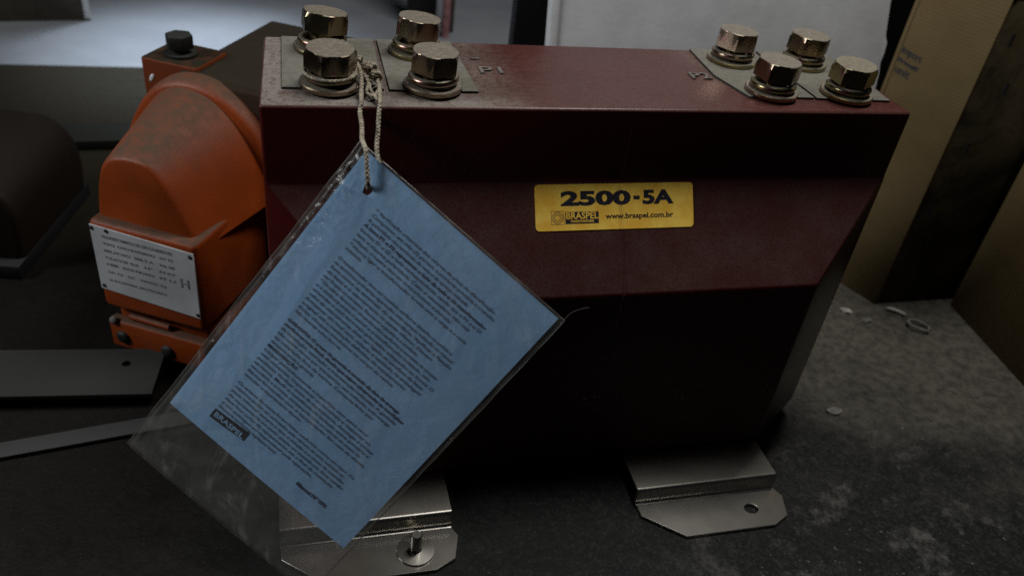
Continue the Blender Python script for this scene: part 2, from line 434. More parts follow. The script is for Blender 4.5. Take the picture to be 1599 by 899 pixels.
bm = bmesh.new(); box(bm, (.0568, .0161, .00010), (.0604, .0181, .00020), LF); on_sticker(fin('rating_hyphen', bm, BLACK))
on_sticker(text_mesh('rating_number', '5A', .0102, BLACK, None, LM(.0621, .0138), offset=.00048, fit=.0189))
on_sticker(text_mesh('web_address', 'www.braspel.com.br', .0041, BLACK, None, LM(.0402, .0059), offset=.00010, fit=.0405))
bm = bmesh.new(); box(bm, (.0168, .0036, 0), (.0360, .0100, .00008), LM(0, 0, .0001)); on_sticker(fin('logo_panel', bm, BLACK))
on_sticker(text_mesh('logo_name', 'BRASPEL', .0050, LABEL, None, LM(.0170, .0062, .00025), offset=.00012, fit=.0186))
on_sticker(text_mesh('logo_caption', 'TRANSFORMADORES', .0018, LABEL, None, LM(.0196, .0043, .00025), offset=.00004, fit=.0135))
bm = bmesh.new()
cx, cy = .0124, .0070
def strip2(p, q, w=.00016):
    p = Vector((*p, 0)); q = Vector((*q, 0)); nrm = (q-p).cross(Vector((0, 0, 1))).normalized()*w
    vs = [bm.verts.new(LM(0, 0, .00016) @ v) for v in (p+nrm, q+nrm, q-nrm, p-nrm)]; bm.faces.new(vs)
for rr in (.0034, .0021):
    D = [(cx+rr, cy), (cx, cy+rr), (cx-rr, cy), (cx, cy-rr)]
    for i in range(4): strip2(D[i], D[(i+1) % 4])
q = .0036; Q = [(cx-q, cy-q), (cx+q, cy-q), (cx+q, cy+q), (cx-q, cy+q)]
for i in range(4): strip2(Q[i], Q[(i+1) % 4], .00010)
for sx_, sy_ in ((1, 1), (-1, 1), (1, -1), (-1, -1)):
    strip2((cx+sx_*.0034, cy+sy_*.0010), (cx+sx_*.0010, cy+sy_*.0034), .00012)
on_sticker(fin('logo_diamond', bm, m_simple('brown_print', (.16, .08, .03), .6)))
# steel feet
def foot(x0):
    t = .0022
    e = bpy.data.objects.new('mounting_foot', None); C.objects.link(e); e.empty_display_size = .01
    at_T(e); e.matrix_parent_inverse = Matrix(); e.location = (x0, 0, 0)
    # bent profile swept in x: plate under the body, rolled bend, riser, rolled bend, flange
    prof = [(.16, .0112)]
    R1 = .0024
    for i in range(7): a = PI/2-(PI/2)*i/6*-1; prof.append((-.0648-R1*math.sin((PI/2)*i/6), .0112-R1*(1-math.cos((PI/2)*i/6))))
    R2 = .0018
    for i in range(7): a = (PI/2)*i/6; prof.append((-.0672-R2*(1-math.cos(a)), .0018-R2*math.sin(a)))
    yend = prof[-1][0]
    bm = bmesh.new(); w = .0975
    xs = [0, w]
    top = [[bm.verts.new((xx, yy, zz+t)) for xx in xs] for yy, zz in prof]
    bot = []
    for i, (yy, zz) in enumerate(prof):
        a = Vector(prof[max(i-1, 0)]); b = Vector(prof[min(i+1, len(prof)-1)]); tt = (b-a).normalized(); nn = Vector((-tt.y, tt.x))
        bot.append([bm.verts.new((xx, yy+nn.x*t*1.0, zz+t+nn.y*t)) for xx in xs])
    for i in range(len(prof)-1):
        bm.faces.new((top[i][0], top[i][1], top[i+1][1], top[i+1][0])); bm.faces.new((bot[i][0], bot[i+1][0], bot[i+1][1], bot[i][1]))
        for s in (0, 1): bm.faces.new((top[i][s], top[i+1][s], bot[i+1][s], bot[i][s]))
    bm.faces.new((top[0][0], bot[0][0], bot[0][1], top[0][1])); bm.faces.new((top[-1][0], top[-1][1], bot[-1][1], bot[-1][0]))
    fin('foot_plate', bm, STEEL, e, smooth=35)
    # flange with clipped corners and a bolt hole
    zt = prof[-1][1]+t
    out = [(0, yend), (w+.0005, yend), (w+.0035, yend-.006), (w-.001, yend-.0215), (w-.013, yend-.0275), (.0235, yend-.0275), (0.0005, yend-.0085)]
    hc = (.0745, yend-.0130); hr = .0036; N = 24
    bm = bmesh.new()
    ov = [bm.verts.new((*p, zt)) for p in out]
    hv = [bm.verts.new((hc[0]+hr*1.25*math.cos(2*PI*i/N), hc[1]+hr*math.sin(2*PI*i/N), zt)) for i in range(N)]
    oe = [bm.edges.new((ov[i], ov[(i+1) % len(ov)])) for i in range(len(ov))]
    he = [bm.edges.new((hv[i], hv[(i+1) % N])) for i in range(N)]
    bmesh.ops.triangle_fill(bm, edges=oe+he, use_beauty=True)
    fs = list(bm.faces)
    r = bmesh.ops.extrude_face_region(bm, geom=fs)
    bmesh.ops.translate(bm, vec=(0, 0, -t+.0001), verts=[g for g in r['geom'] if isinstance(g, bmesh.types.BMVert)])
    fl = fin('foot_flange', bm, STEEL, e, smooth=30, bevel=.0006, seg=3)
    for p in fl.data.polygons:
        if abs(p.normal.z) > .995: p.use_smooth = False
    return e, (hc[0], hc[1], zt)
foot(.2135)
ft, hc = foot(-.0020)
bm = bmesh.new()
lathe(bm, [(.0036, 0), (.0105, 0), (.0110, .0004), (.0108, .0013), (.0036, .0018)], 32, Matrix.Translation(hc))
fin('foot_washer', bm, STEEL, ft, smooth=40)
bm = bmesh.new(); lathe(bm, [(0, 0), (.0032, 0), (.0032, .0135), (.0026, .0145), (0, .0145)], 24, Matrix.Translation(hc))
fin('foot_stud', bm, STEEL, ft, smooth=40)

# ------------------------------------------------------------------ hanging tag
P0 = Vector((.04691, -.02915, -.00862)); E1 = Vector((.71175, -.51474, -.47798)).normalized(); E2 = Vector((-.58107, -.04911, -.81237)).normalized()
EN = -E1.cross(E2).normalized()          # toward the viewer
TG = frame(P0, E1, -E2, EN)              # x along the lines of print, -y down the page
tg = empty('information_tag', P0, 'blue printed card in a clear plastic sleeve, hanging by string from a terminal bolt', 'tag')
def at_tag(o): o.parent = tg; o.matrix_parent_inverse = Matrix.Translation(-P0); return o
CWID, CHEI = .1172, .1708
def bend(x, y):   # gentle curl of card and sleeve
    return .0012*math.sin(x*22+.4)*math.sin(-y*14)
HX, HY, HR = .0112, -.0139, .0023
def sheet(x0, x1, y0, y1, zoff, fn, hole=True, nx=48, ny=72):
    bm = bmesh.new(); V = {}
    for i in range(nx+1):
        for j in range(ny+1):
            x = x0+(x1-x0)*i/nx; y = y0+(y1-y0)*j/ny
            if hole:
                dx, dy = x-HX, y-HY; r = math.hypot(dx, dy)
                if r < .0001: dx, dy, r = .0001, 0, .0001
                if r < HR*2.4:
                    rr = HR+(r/(HR*2.4))*(HR*1.4) ; V[i, j] = (HX+dx/r*rr, HY+dy/r*rr, r)
                    x, y = V[i, j][0], V[i, j][1]
            V[i, j] = bm.verts.new((x, y, zoff+fn(x, y)))
    for i in range(nx):
        for j in range(ny):
            q = [V[i, j], V[i+1, j], V[i+1, j+1], V[i, j+1]]
            cx = sum(v.co.x for v in q)/4; cy = sum(v.co.y for v in q)/4
            if hole and math.hypot(cx-HX, cy-HY) < HR*.93: continue
            bm.faces.new(q)
    return bm
bm = sheet(0, CWID, -CHEI, 0, 0, bend, nx=128, ny=186)
bmesh.ops.solidify(bm, geom=list(bm.faces), thickness=.0003)
card = at_tag(fin('card', bm, CARD, smooth=30, M=TG))
def film_fn(sgn):
    def f(x, y):
        p = Vector((x*38, y*38, 3.1*sgn)); v = noise.fractal(p, .9, 2.2, 4)*.0006
        e = max(0, 1-abs(x+.003)/.016)*max(0, 1-abs(y+.020)/.040)      # crumpled near the punched corner
        v += e*.0042*noise.noise(Vector((x*330, y*260, 9)))
        e2 = max(0, 1-abs(x+.001)/.010)
        v += e2*.0011*max(0, noise.noise(Vector((x*120, y*140, 4))))
        e3 = max(0, 1-abs(x-.012-(-y-.06)*.12)/.006)*(1 if -.12 < y < -.04 else 0)
        v += e3*.0012
        return bend(x, y)+sgn*(.0010+abs(v)*1.2)*(1 if -.002 < x < CWID+.001 else .3)
    return f
SX0, SX1, SY0, SY1 = -.0046, .1202, -.2070, .0012
for sg in (1, -1):
    bm = sheet(SX0, SX1, SY0, SY1, 0, film_fn(sg), nx=120, ny=200)
    at_tag(fin('sleeve_film', bm, FILM, smooth=60, M=TG))
# welded seams of the sleeve
bm = bmesh.new()
for pts in ([(SX0, SY1), (SX0, SY0)], [(SX0+.0021, SY1), (SX0+.0021, SY0)], [(SX1, SY1), (SX1, SY0)], [(SX0, SY1), (SX1, SY1)]):
    (xa, ya), (xb, yb) = pts; N = 60
    tube(bm, [TG @ Vector((xa+(xb-xa)*i/N+.0004*noise.noise(Vector((i*.21, xa*90, 0))), ya+(yb-ya)*i/N, bend(xa+(xb-xa)*i/N, ya+(yb-ya)*i/N))) for i in range(N+1)], .00032, 6)
at_tag(fin('sleeve_seam', bm, WELD, smooth=60))
# loose flap of film at the right-hand corner
bm = bmesh.new()
tube(bm, smooth_path([TG @ Vector(p) for p in ((.1195, -.001, .0005), (.1200, .006, -.001), (.1228, .011, -.002), (.1245, .0130, -.002))]), .00022, 6)
at_tag(fin('film_curl', bm, WELD, smooth=60))
# print
lines = [
 ("r", "* Verificação criteriosa dos valores de placa de identificação."),
 ("r", "Comprovar, em três (3) pontos, a corrente primária e a tensão."),
 ("r", "A polaridade dos terminais de rede e de serviço indicada."),
 ("b", "A letra P1 e P2 representa o lado da rede e do transformador"),
 ("r", "bornes S1 e S2 o lado correspondente, sendo que o P1 e o S1"),
 ("r", "tem a mesma polaridade. Caso o secundário não seja"),
 ("r", "utilizado, o mesmo deve ser curto circuitado e aterrado."),
 ("r", "* Nunca ligar o transformador à rede sem a carga e a rede"),
 ("r", "instalada."), ("", ""),
 ("r", "O transformador deve ser instalado conforme desenho ou pedido e"),
 ("r", "os terminais primários apertados com torque indicado no manual"),
 ("r", "bem como os terminais do secundário. Verificar a fixação"),
 ("r", "da base e o aterramento na parte inferior, Devem"),
 ("r", "ser limpos os contatos. Remover a poeira e a umidade."),
 ("r", "* Os cabos devem ser dimensionados conforme a corrente do projeto"),
 ("r", "e a distância entre o painel e o transformador instalado, sem"),
 ("r", "emendas e com terminais prensados adequados ao borne. O"),
 ("r", "cabo de aterramento deve ser ligado ao parafuso da base."),
 ("r", "Armazenar em local seco, coberto e ventilado, na embalagem"),
 ("r", "original até a instalação definitiva do equipamento."),
 ("r", "Evitar choques mecânicos no corpo de resina."),
 ("r", "Não levantar pelos bornes."), ("", ""),
 ("b", "GARANTIA: O prazo de garantia é contado da data de entrega"),
 ("b", "conforme nota fiscal, desde que sejam observadas as condições"),
 ("r", "de instalação, operação e manutenção indicadas. A garantia"),
 ("r", "não cobre danos por transporte, uso indevido, sobrecarga"),
 ("r", "ou instalação fora de norma. Conserto feito por"),
 ("r", "terceiros anula a garantia."),
 ("b", "MANUTENÇÃO:"),
 ("r", "Limpar periodicamente a superfície com pano seco"),
 ("r", "sem solventes. Inspecionar os terminais e reapertar os"),
 ("r", "parafusos. Verificar sinais de aquecimento, descargas e trincas"),
 ("r", "na resina. Medir a resistência de isolação entre primário e"),
 ("r", "secundário e a massa, comparando com os valores de ensaio da"),
 ("r", "fábrica fornecidos com o equipamento. Em caso de dúvida"),
 ("r", "consultar o departamento técnico."), ("", ""),
 ("r", "Os ensaios de rotina foram feitos conforme norma em vigor. Os"),
 ("r", "relatórios podem ser solicitados pelo número de série indicado na"),
 ("r", "placa. Informar sempre o tipo, a relação e a classe de exatidão"),
 ("r", "do equipamento ao pedir peças ou assistência. Este cartão"),
 ("r", "deve ficar junto do equipamento até o final da instalação"),
 ("r", "e ser entregue ao responsável pela operação."),
 ("r", "Descarte conforme legislação local."),
]
pitch = .00298
paras = []; cur = None
for i, (kk, t) in enumerate(lines):
    if not kk: cur = None; continue
    if cur is None or cur[0] != kk or t.startswith('*'): cur = [kk, i, []]; paras.append(cur)
    cur[2].append(t)
SIZE = .00245
for kk, i0, ts in paras:
    o = None; V = []; F = []
    for j, t in enumerate(ts):
        q = text_mesh('line', t, SIZE, INK, None, Matrix(), offset=.00002 if kk == 'r' else .00008, depth=.00001)
        wid = max(v.co.x for v in q.data.vertices)
        full = .0735+.0028*math.sin((i0+j)*2.3)
        f = min(1.32, full/wid) if (j < len(ts)-1 or wid > .058) else 1.08
        f = min(f, .0765/wid); n0 = len(V)
        for v in q.data.vertices:
            x = v.co.x*f+.0203; y = v.co.y-.0192-(i0+j)*pitch
            V.append(TG @ Vector((x, y, .00034+v.co.z+bend(x, y))))
        F += [[n0+i for i in p.vertices] for p in q.data.polygons]
        me_ = q.data; bpy.data.objects.remove(q); bpy.data.meshes.remove(me_)
    me_ = bpy.data.meshes.new('printed_paragraph'); me_.from_pydata(V, [], F)
    link('printed_paragraph', me_, INK, card)
def card_text(body, size, x, y, fit, off, mat=INK, z=.00036):
    o = text_mesh('printed_text', body, size, mat, None, Matrix(), offset=off, depth=.00001, fit=fit)
    for v in o.data.vertices:
        X = v.co.x+x; Y = v.co.y+y; v.co = TG @ Vector((X, Y, z+v.co.z+bend(X, Y)))
    o.parent = card
card_text('Manual Nº 076', .0030, .0760, -.1590, .0195, .00014)
bm = bmesh.new(); prism(bm, [(.0200, -.1612), (.0412, -.1594), (.0412, -.1534), (.0200, -.1552)], .00030, .00040)
for v in bm.verts: v.co.z += bend(v.co.x, v.co.y)
o = fin('printed_logo', bm, BLACK, M=TG); o.parent = card
card_text('BRASPEL', .0042, .0212, -.1590, .0188, .00010, CARD, .00046)
# string
hole = TG @ Vector((HX, HY+.001, 0))
sa = smooth_path([(.0445, .0370, .0085), (.0470, .0300, .0100), (.0485, .0200, .0085), (.0478, .0080, .0035), (.0472, .0000, .0022), (.0462, -.0035, -.0010),
                  (.0462, -.0140, -.0035), (.0455, -.0240, -.0060), TG @ Vector((.0005, .001, .0036)), TG @ Vector((.0062, HY+.0085, .0040)), TG @ Vector((HX-.0008, HY+.0035, .0032)), TG @ Vector((HX, HY+.0006, -.0008))], 8)
sb = smooth_path([(.0530, .0330, .0080), (.0560, .0240, .0070), (.0568, .0120, .0040), (.0562, .0010, .0024), (.0552, -.0035, -.0012), (.0540, -.0110, -.0080),
                  (.0530, -.0180, -.0150), TG @ Vector((HX+.003, HY+.006, -.0045)), TG @ Vector((HX, HY+.001, -.0022))], 8)
bm = bmesh.new()
def twist(path, r, turns=1500):
    # two plies twisted round each other
    for ph in (0, PI):
        Ls = 0; pts = []
        for i, p in enumerate(path):
            t = (path[min(i+1, len(path)-1)]-path[max(i-1, 0)]).normalized()
            u = t.cross(Vector((.2, .1, .97))).normalized(); w = t.cross(u)
            if i: Ls += (p-path[i-1]).length
            a = Ls*turns+ph
            pts.append(p+(u*math.cos(a)+w*math.sin(a))*r*.26)
        tube(bm, pts, r*.72, 8)
def dense(path, step=.0006):
    out = [path[0]]
    for a, b in zip(path, path[1:]):
        n = max(1, int((b-a).length/step))
        for i in range(1, n+1): out.append(a.lerp(b, i/n))
    return out
twist(dense(sa), .00125); twist(dense(sb), .00125)
# loop round the bolt shank
lp = [Vector((.0445, .0370, .0085))]+[Vector((.0338+.0125*math.cos(a), .0225+.0135*math.sin(a), .0086)) for a in [1.0-i*(2*PI-1.2)/24*-1 for i in range(25)]]+[Vector((.0470, .0300, .0095))]
twist(dense(smooth_path(lp, 3)), .0010)
# knot: a few wrapped turns and frayed ends
def coil(c, ax, R, n, r, seedv):
    ax = Vector(ax).normalized(); u = ax.cross(Vector((.3, .5, .8))).normalized(); w = ax.cross(u); pts = []
    for i in range(n*14+1):
        a = 2*PI*i/14; q = Vector(c)+ax*(i/14-n/2)*r*1.9+(u*math.cos(a)+w*math.sin(a))*R
        pts.append(q)
    twist(pts, r)
coil((.0475, .0330, .0095), (1, -.5, .1), .0026, 2, .0012, 1)
coil((.0530, .0280, .0085), (.8, -1, .0), .0026, 3, .0012, 2)
coil((.0560, .0215, .0070), (.1, -1, .0), .0022, 2, .0012, 3)
twist(dense(smooth_path([(.0500, .0260, .0070), (.0520, .0180, .0045), (.0505, .0100, .0030), (.0535, .0060, .0028), (.0560, .0105, .0035)], 8)), .0010)
twist(dense(smooth_path([(.0540, .0250, .0070), (.0525, .0150, .0035), (.0545, .0045, .0026), (.0552, .0020, .0024)], 8)), .0009)
for i in range(14):
    a = random.random()*6.28; p = Vector((.054, .018, .006))+Vector((random.uniform(-.006, .004), random.uniform(-.012, .014), random.uniform(-.001, .004)))
    tube(bm, smooth_path([p, p+Vector((math.cos(a), math.sin(a), .5))*.0025, p+Vector((math.cos(a+.6), math.sin(a+.6), .3))*.005], 4), .00012, 4)
at_tag(fin('string', bm, STRING, smooth=60))

# ------------------------------------------------------------------ orange transformer behind left
OA = math.radians(-28.61)
OT = empty('orange_transformer', (-.064, .090, FZ), 'bright orange cast resin transformer with grey nameplate, dusty on top, behind the blue tag', 'transformer', OA)
bm = bmesh.new(); box(bm, (-.0560, 0, .040), (.0200, .130, .1085))
fin('housing', bm, ORANGE, OT, bevel=.004, seg=4)
bm = bmesh.new(); box(bm, (-.052, .008, .006), (.017, .120, .0405)); fin('base_block', bm, ORANGE, OT, bevel=.0025, seg=3)
bm = bmesh.new(); box(bm, (-.055, -.001, .0065), (.019, .0078, .030)); fin('screw_flange', bm, ORANGE, OT, bevel=.0022, seg=3)
bm = bmesh.new(); tube(bm, [(-.040, .0035, .0335), (-.010, .0035, .0330)], .0022, 12); fin('moulded_rib', bm, ORANGE, OT, smooth=60)
# hump: round-shouldered cover that widens toward the back
bm = bmesh.new(); rings = []; N = 28
pf = [(-.0545, .100), (-.0505, .126), (-.0450, .1430), (-.0375, .1515), (-.0280, .1548), (-.0160, .1548), (-.0090, .1515), (-.0010, .1405), (.0080, .1225), (.0180, .100)]
pb = [(-.0800, .100), (-.0775, .126), (-.0700, .1450), (-.0590, .1605), (-.0450, .1700), (-.0290, .1715), (-.0110, .1650), (.0060, .1490), (.0200, .1250), (.0290, .100)]
pc = [(-.0890, .060), (-.0885, .105), (-.0860, .125), (-.0775, .1430), (-.0660, .1590), (-.0500, .1715), (-.0300, .1755), (-.0080, .1700), (.0120, .1545), (.0270, .1310), (.0350, .105), (.036, .060)]
pf, pb, pc = [[p.xy for p in smooth_path([(u, v, 0) for u, v in q_], 4)] for q_ in (pf, pb, pc)]
N = len(pf)-1
secs = [(.0072, .90, 0), (.0082, .965, 0), (.0104, 1., .02)]+[(.008+i/12*.086, 1., i/12) for i in range(1, 13)]
for w, sc_, t in secs:
    ring = []
    for p, q in zip(pf, pb):
        c = p.lerp(q, t); m_ = Vector((-.020, .125)); c = m_+(c-m_)*sc_
        ring.append(bm.verts.new((c.x, w, c.y)))
    rings.append(ring)
for A, B in zip(rings, rings[1:]):
    for k_ in range(N): bm.faces.new((A[k_], A[k_+1], B[k_+1], B[k_]))
bm.faces.new(rings[0]); bm.faces.new(rings[-1][::-1])
fin('cover', bm, ORANGE, OT, smooth=50)
bm = bmesh.new(); rings = []
for w, sc_ in ((.084, .95), (.0855, .975), (.088, .99), (.092, 1.), (.099, 1.)):
    rings.append([bm.verts.new((-.027+(p.x+.027)*sc_, w, .06+(p.y-.06)*sc_)) for p in pc])
for A, B in zip(rings, rings[1:]):
    for k_ in range(len(pc)-1): bm.faces.new((A[k_], A[k_+1], B[k_+1], B[k_]))
bm.faces.new(rings[0]); bm.faces.new(rings[-1][::-1])
fin('coil_rim', bm, ORANGE, OT, smooth=50)
bm = bmesh.new(); box(bm, (-.050, .096, .01), (.095, .23, .1735)); fin('coil_housing', bm, GRIME, OT, bevel=.005, seg=4)
bm = bmesh.new(); box(bm, (-.079, .103, .115), (-.036, .142, .1765)); fin('terminal_block', bm, ORANGE_D, OT, bevel=.0018, seg=3)
bm = bmesh.new(); bmesh.ops.create_icosphere(bm, subdivisions=2, radius=1); fin('paint_chip', bm, WHITEEDGE, OT, smooth=60, M=Matrix.Translation((-.072, .1030, .1625)) @ Matrix.Rotation(.5, 4, 'Y') @ Matrix.Diagonal((.0016, .0006, .0034, 1)))
te = bpy.data.objects.new('terminal_bolt', None); C.objects.link(te); te.parent = OT; te.location = (-.0585, .120, .1765); te.empty_display_size = .01
bm = bmesh.new(); lathe(bm, [(0, 0), (.0115, 0), (.0115, .002), (.006, .002), (.006, .006), (0, .006)], 24); fin('washer', bm, DARKMETAL, te, smooth=40)
bm = bmesh.new(); prism(bm, [(.0095*math.cos(i*PI/3+.3), .0095*math.sin(i*PI/3+.3)) for i in range(6)], .005, .0145); fin('bolt_head', bm, DARKMETAL, te, bevel=.0008)
# nameplate
PF = frame((-.0545, -.0004, .0560), (1, 0, 0), (0, 0, 1), (0, -1, 0))
bm = bmesh.new(); prism(bm, [(0, 0), (.0728, -.0040), (.0735, .0470), (.0005, .0500)], -.0002, .0007, PF)
npl = fin('nameplate', bm, ALU, OT, bevel=.0003, seg=1)
GREY = m_simple('grey_print', (.17, .17, .185), .6, var=.3, scale=300)
rows = [(.042, .0032, 'TRANSFORMADOR DE CORRENTE'), (.037, .0026, 'TIPO  USO INTERNO   kV 15'), (.0315, .0028, 'RELACAO  200-5 A    Hz 60'), (.0262, .0026, 'CLASSE 0,6   Nº   34 kV'), (.0210, .0028, 'NBR  EXATIDAO   FT 1,2'), (.0150, .0024, 'kA 12   kA   MASSA kg'), (.0085, .0024, 'INDUSTRIA BRASILEIRA')]
for yy, sz, s_ in rows:
    text_mesh('plate_print', s_, sz, GREY, npl, PF @ Matrix.Translation((.008, yy, .0010)), offset=.00003, fit=.050 if sz > .0025 else .042)
text_mesh('plate_print', 'H', .010, GREY, npl, PF @ Matrix.Translation((.0610, .0190, .0010)), offset=.0001)
for px_, pz_ in ((.002, .0475), (.0125, .0478), (.0708, .0442), (.0028, .0030), (.0712, -.0010)):
    bm = bmesh.new(); lathe(bm, [(0, .0016), (.0011, .0013), (.0016, .0004)], 12, PF @ Matrix.Translation((px_, pz_, 0)))
    fin('rivet', bm, DARKMETAL, npl, smooth=60)
for px_, pz_, r in ((-.0450, .0170, .0050), (-.0110, .0150, .0050), (-.0500, .0300, .0030)):
    bm = bmesh.new(); M = frame((px_, -.001 if r > .004 else -.0008, pz_), (1, 0, 0), (0, 0, 1), (0, -1, 0))
    lathe(bm, [(r, -.001), (r, .0008), (r*.75, .0020), (r*.3, .0026), (0, .0024)], 20, M); fin('screw_head', bm, DARKMETAL if r > .004 else CHALK, OT, smooth=60)

# ------------------------------------------------------------------ dark transformer at the left edge
DT = empty('dark_transformer', (-.235, .29, FZ), 'dark reddish brown transformer housing with a rounded shoulder, in shadow at the left edge', 'transformer', math.radians(-12))
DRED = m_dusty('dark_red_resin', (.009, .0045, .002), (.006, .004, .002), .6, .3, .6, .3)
bm = bmesh.new()
pts = [(-.20, 0), (.058, 0), (.062, .03)]+[(.03+.032*math.cos(a), .045+.035*math.sin(a)) for a in [i*PI/2/8 for i in range(9)]]+[(-.05, .083), (-.20, .085)]
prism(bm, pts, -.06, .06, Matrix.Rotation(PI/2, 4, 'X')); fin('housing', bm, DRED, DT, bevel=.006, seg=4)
bm = bmesh.new(); box(bm, (-.20, -.070, 0), (.060, .065, .012)); fin('base_plate', bm, BLACKP, DT, bevel=.001)
bm = bmesh.new(); lathe(bm, [(0, 0), (.012, 0), (.012, .01), (0, .01)], 24, Matrix.Translation((-.12, 0, .084))); fin('terminal_bolt', bm, DARKMETAL, DT, smooth=40)

# flat bar lying behind, steel plate and bar on the floor at left
bm = bmesh.new(); box(bm, (-.001, 0, 0), (.16, .042, .010)); o = tag(fin('flat_bar', bm, DARKMETAL, bevel=.001), 'dull grey flat bar on the floor behind the orange transformer', 'metal bar')
o.location = (-.225, .425, FZ+.0003); o.rotation_euler.z = math.radians(4)
SP = empty('steel_plate', (-.0816, .0560, FZ), 'dusty grey-green steel plate with a small drilled hole, left of the blue tag', 'metal plate', math.radians(-5))
bm = bmesh.new(); N = 16; hr = .003
ov = [bm.verts.new((x_, y_, .012)) for x_, y_ in ((-.17, -.001), (.0005, 0), (.0015, .0455), (-.17, .0445))]
hv = [bm.verts.new((-.021+hr*math.cos(2*PI*i/N), .030+hr*math.sin(2*PI*i/N), .012)) for i in range(N)]
oe = [bm.edges.new((ov[i], ov[(i+1) % 4])) for i in range(4)]; he = [bm.edges.new((hv[i], hv[(i+1) % N])) for i in range(N)]
bmesh.ops.triangle_fill(bm, edges=oe+he, use_beauty=True)
r = bmesh.ops.extrude_face_region(bm, geom=list(bm.faces)); bmesh.ops.translate(bm, vec=(0, 0, -.003), verts=[g for g in r['geom'] if isinstance(g, bmesh.types.BMVert)])
fin('top_plate', bm, DARKMETAL, SP, smooth=20)
bm = bmesh.new(); box(bm, (-.17, .014, 0), (-.004, .040, .0085)); fin('spacer', bm, BLACKP, SP, bevel=.0006)
bm = bmesh.new(); box(bm, (-.16, -.0065, 0), (.115, .0065, .003)); GB = m_dusty('grey_bar', (.015, .016, .015), (.024, .026, .024), .7, .5, .5, .5)
o = tag(fin('steel_strip', bm, GB, bevel=.0006), 'pale grey narrow steel strip on the floor running under the plastic sleeve', 'metal strip')
o.location = (-.110, .0335, FZ+.0003); o.rotation_euler.z = math.radians(8.6)

# ------------------------------------------------------------------ background objects
# white board behind on the right, ragged right edge
WB = empty('white_board', (.22, .20, FZ), 'large off-white board with torn right edge, standing behind the transformer', 'board')
bm = bmesh.new()
edge = [(.272, .0), (.2730, .17), (.2735, .1900), (.2722, .1990), (.2738, .2060), (.2740, .2145), (.2712, .2200), (.2702, .2290), (.2685, .2455), (.2660, .36), (.265, .52)]
pts = [(-.0145, 0)]+edge+[(-.0155, .52)]
prism(bm, pts, 0, .008, frame((0, 0, 0), (1, 0, 0), (0, 0, 1), (0, 1, 0)) if False else Matrix.Rotation(PI/2, 4, 'X'))
bmesh.ops.translate(bm, vec=(0, .008, 0), verts=bm.verts)
fin('panel', bm, BOARD, WB, bevel=.0006); WB.location.y = .157; WB.rotation_euler.x = math.radians(-12)
bm = bmesh.new(); box(bm, (-.0185, -.0012, 0), (-.0128, .0092, .52)); fin('lit_board_edge', bm, WHITEEDGE, WB, bevel=.0004)  # lit thickness of the board, its brightness put into a paler colour
bm = bmesh.new(); box(bm, (.2020, .30, FZ), (.68, .315, .35))  # added black sheet in place of the shaded gaps beside the white board
tag(fin('black_gap_fill', bm, BLACKP, bevel=.001), 'added black sheet standing in for the dark gaps beside the white board', 'board')
# cardboard boxes
K = Vector((.5163, .1197, FZ))
dirL = Vector((-.367, .930, 0)).normalized()
CB = empty('cardboard_box', K, 'tall brown cardboard box with smudged printing, its right side stained dark, touching the white board', 'cardboard box')
def wallquad(name, a, b, z0, z1, th, mat, parent, bevel=.0006):
    a = Vector(a); b = Vector(b); dd = (b-a).normalized(); nn = Vector((dd.y, -dd.x))*th
    bm = bmesh.new(); prism(bm, [a, b, b-nn, a-nn], z0, z1); return fin(name, bm, mat, parent, bevel=bevel)
H1 = .272
cL = wallquad('left_panel', (dirL.x*.070, dirL.y*.070), (0, 0), 0, H1, .003, CARDB, CB)
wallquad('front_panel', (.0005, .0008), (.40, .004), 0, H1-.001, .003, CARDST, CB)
wallquad('right_panel', (.40, .004), (.40-.026, .070), 0, H1, .003, CARDB, CB)
wallquad('back_panel', (.40-.028, .069), (dirL.x*.069, dirL.y*.069), 0, H1-.001, .003, CARDB, CB)
bm = bmesh.new(); prism(bm, [(0, 0), (.40, .004), (.374, .07), (dirL.x*.07, dirL.y*.07)], H1, H1+.003); fin('top_flap', bm, CARDB, CB, bevel=.0006)
for i, (xx, zz) in enumerate(((.014, .238), (.020, .150), (.012, .095), (.026, .062), (.030, .200))):
    bm = bmesh.new(); box(bm, (xx, -.0006, zz), (xx+.0018, .0012, zz+.009)); fin('staple', bm, BLACKP, CB)
# smudged print on the left panel
PFc = frame((dirL.x*.0655, dirL.y*.0655, .200), -dirL, (0, 0, 1), -dirL.cross(Vector((0, 0, 1))) if False else Vector((-dirL.y, dirL.x, 0)))
IKB = m_simple('smudged_ink', (.035, .035, .04), .9, var=.4, scale=250)
for yy, sz, s_, ww in ((.0105, .0075, 'import', .019), (.0035, .0040, 'fragil', .020), (-.0055, .0085, 'unit', .014)):
    text_mesh('box_print', s_, sz, IKB, cL, PFc @ Matrix.Translation((0, yy, .0002)) @ Matrix.Rotation(math.radians(-8), 4, 'Z'), offset=.00025, fit=ww)
# second box, nearer, at the right edge
C2 = empty('cardboard_box', (.5931, .1130, FZ), 'second cardboard box cut off by the right edge of the photo, nearer the camera', 'cardboard box')
wallquad('left_panel', (0, 0), (-.0245, -.21), 0, .200, .003, CARDB, C2)
wallquad('back_panel', (.30, .0), (.0005, .0), 0, .1995, .003, CARDB, C2)
wallquad('front_panel', (-.0240, -.21), (.30, -.21), 0, .1995, .003, CARDB, C2)
bm = bmesh.new(); prism(bm, [(0, 0), (-.0245, -.21), (.30, -.21), (.30, 0)], .200, .203); fin('top_flap', bm, CARDB, C2, bevel=.0006)
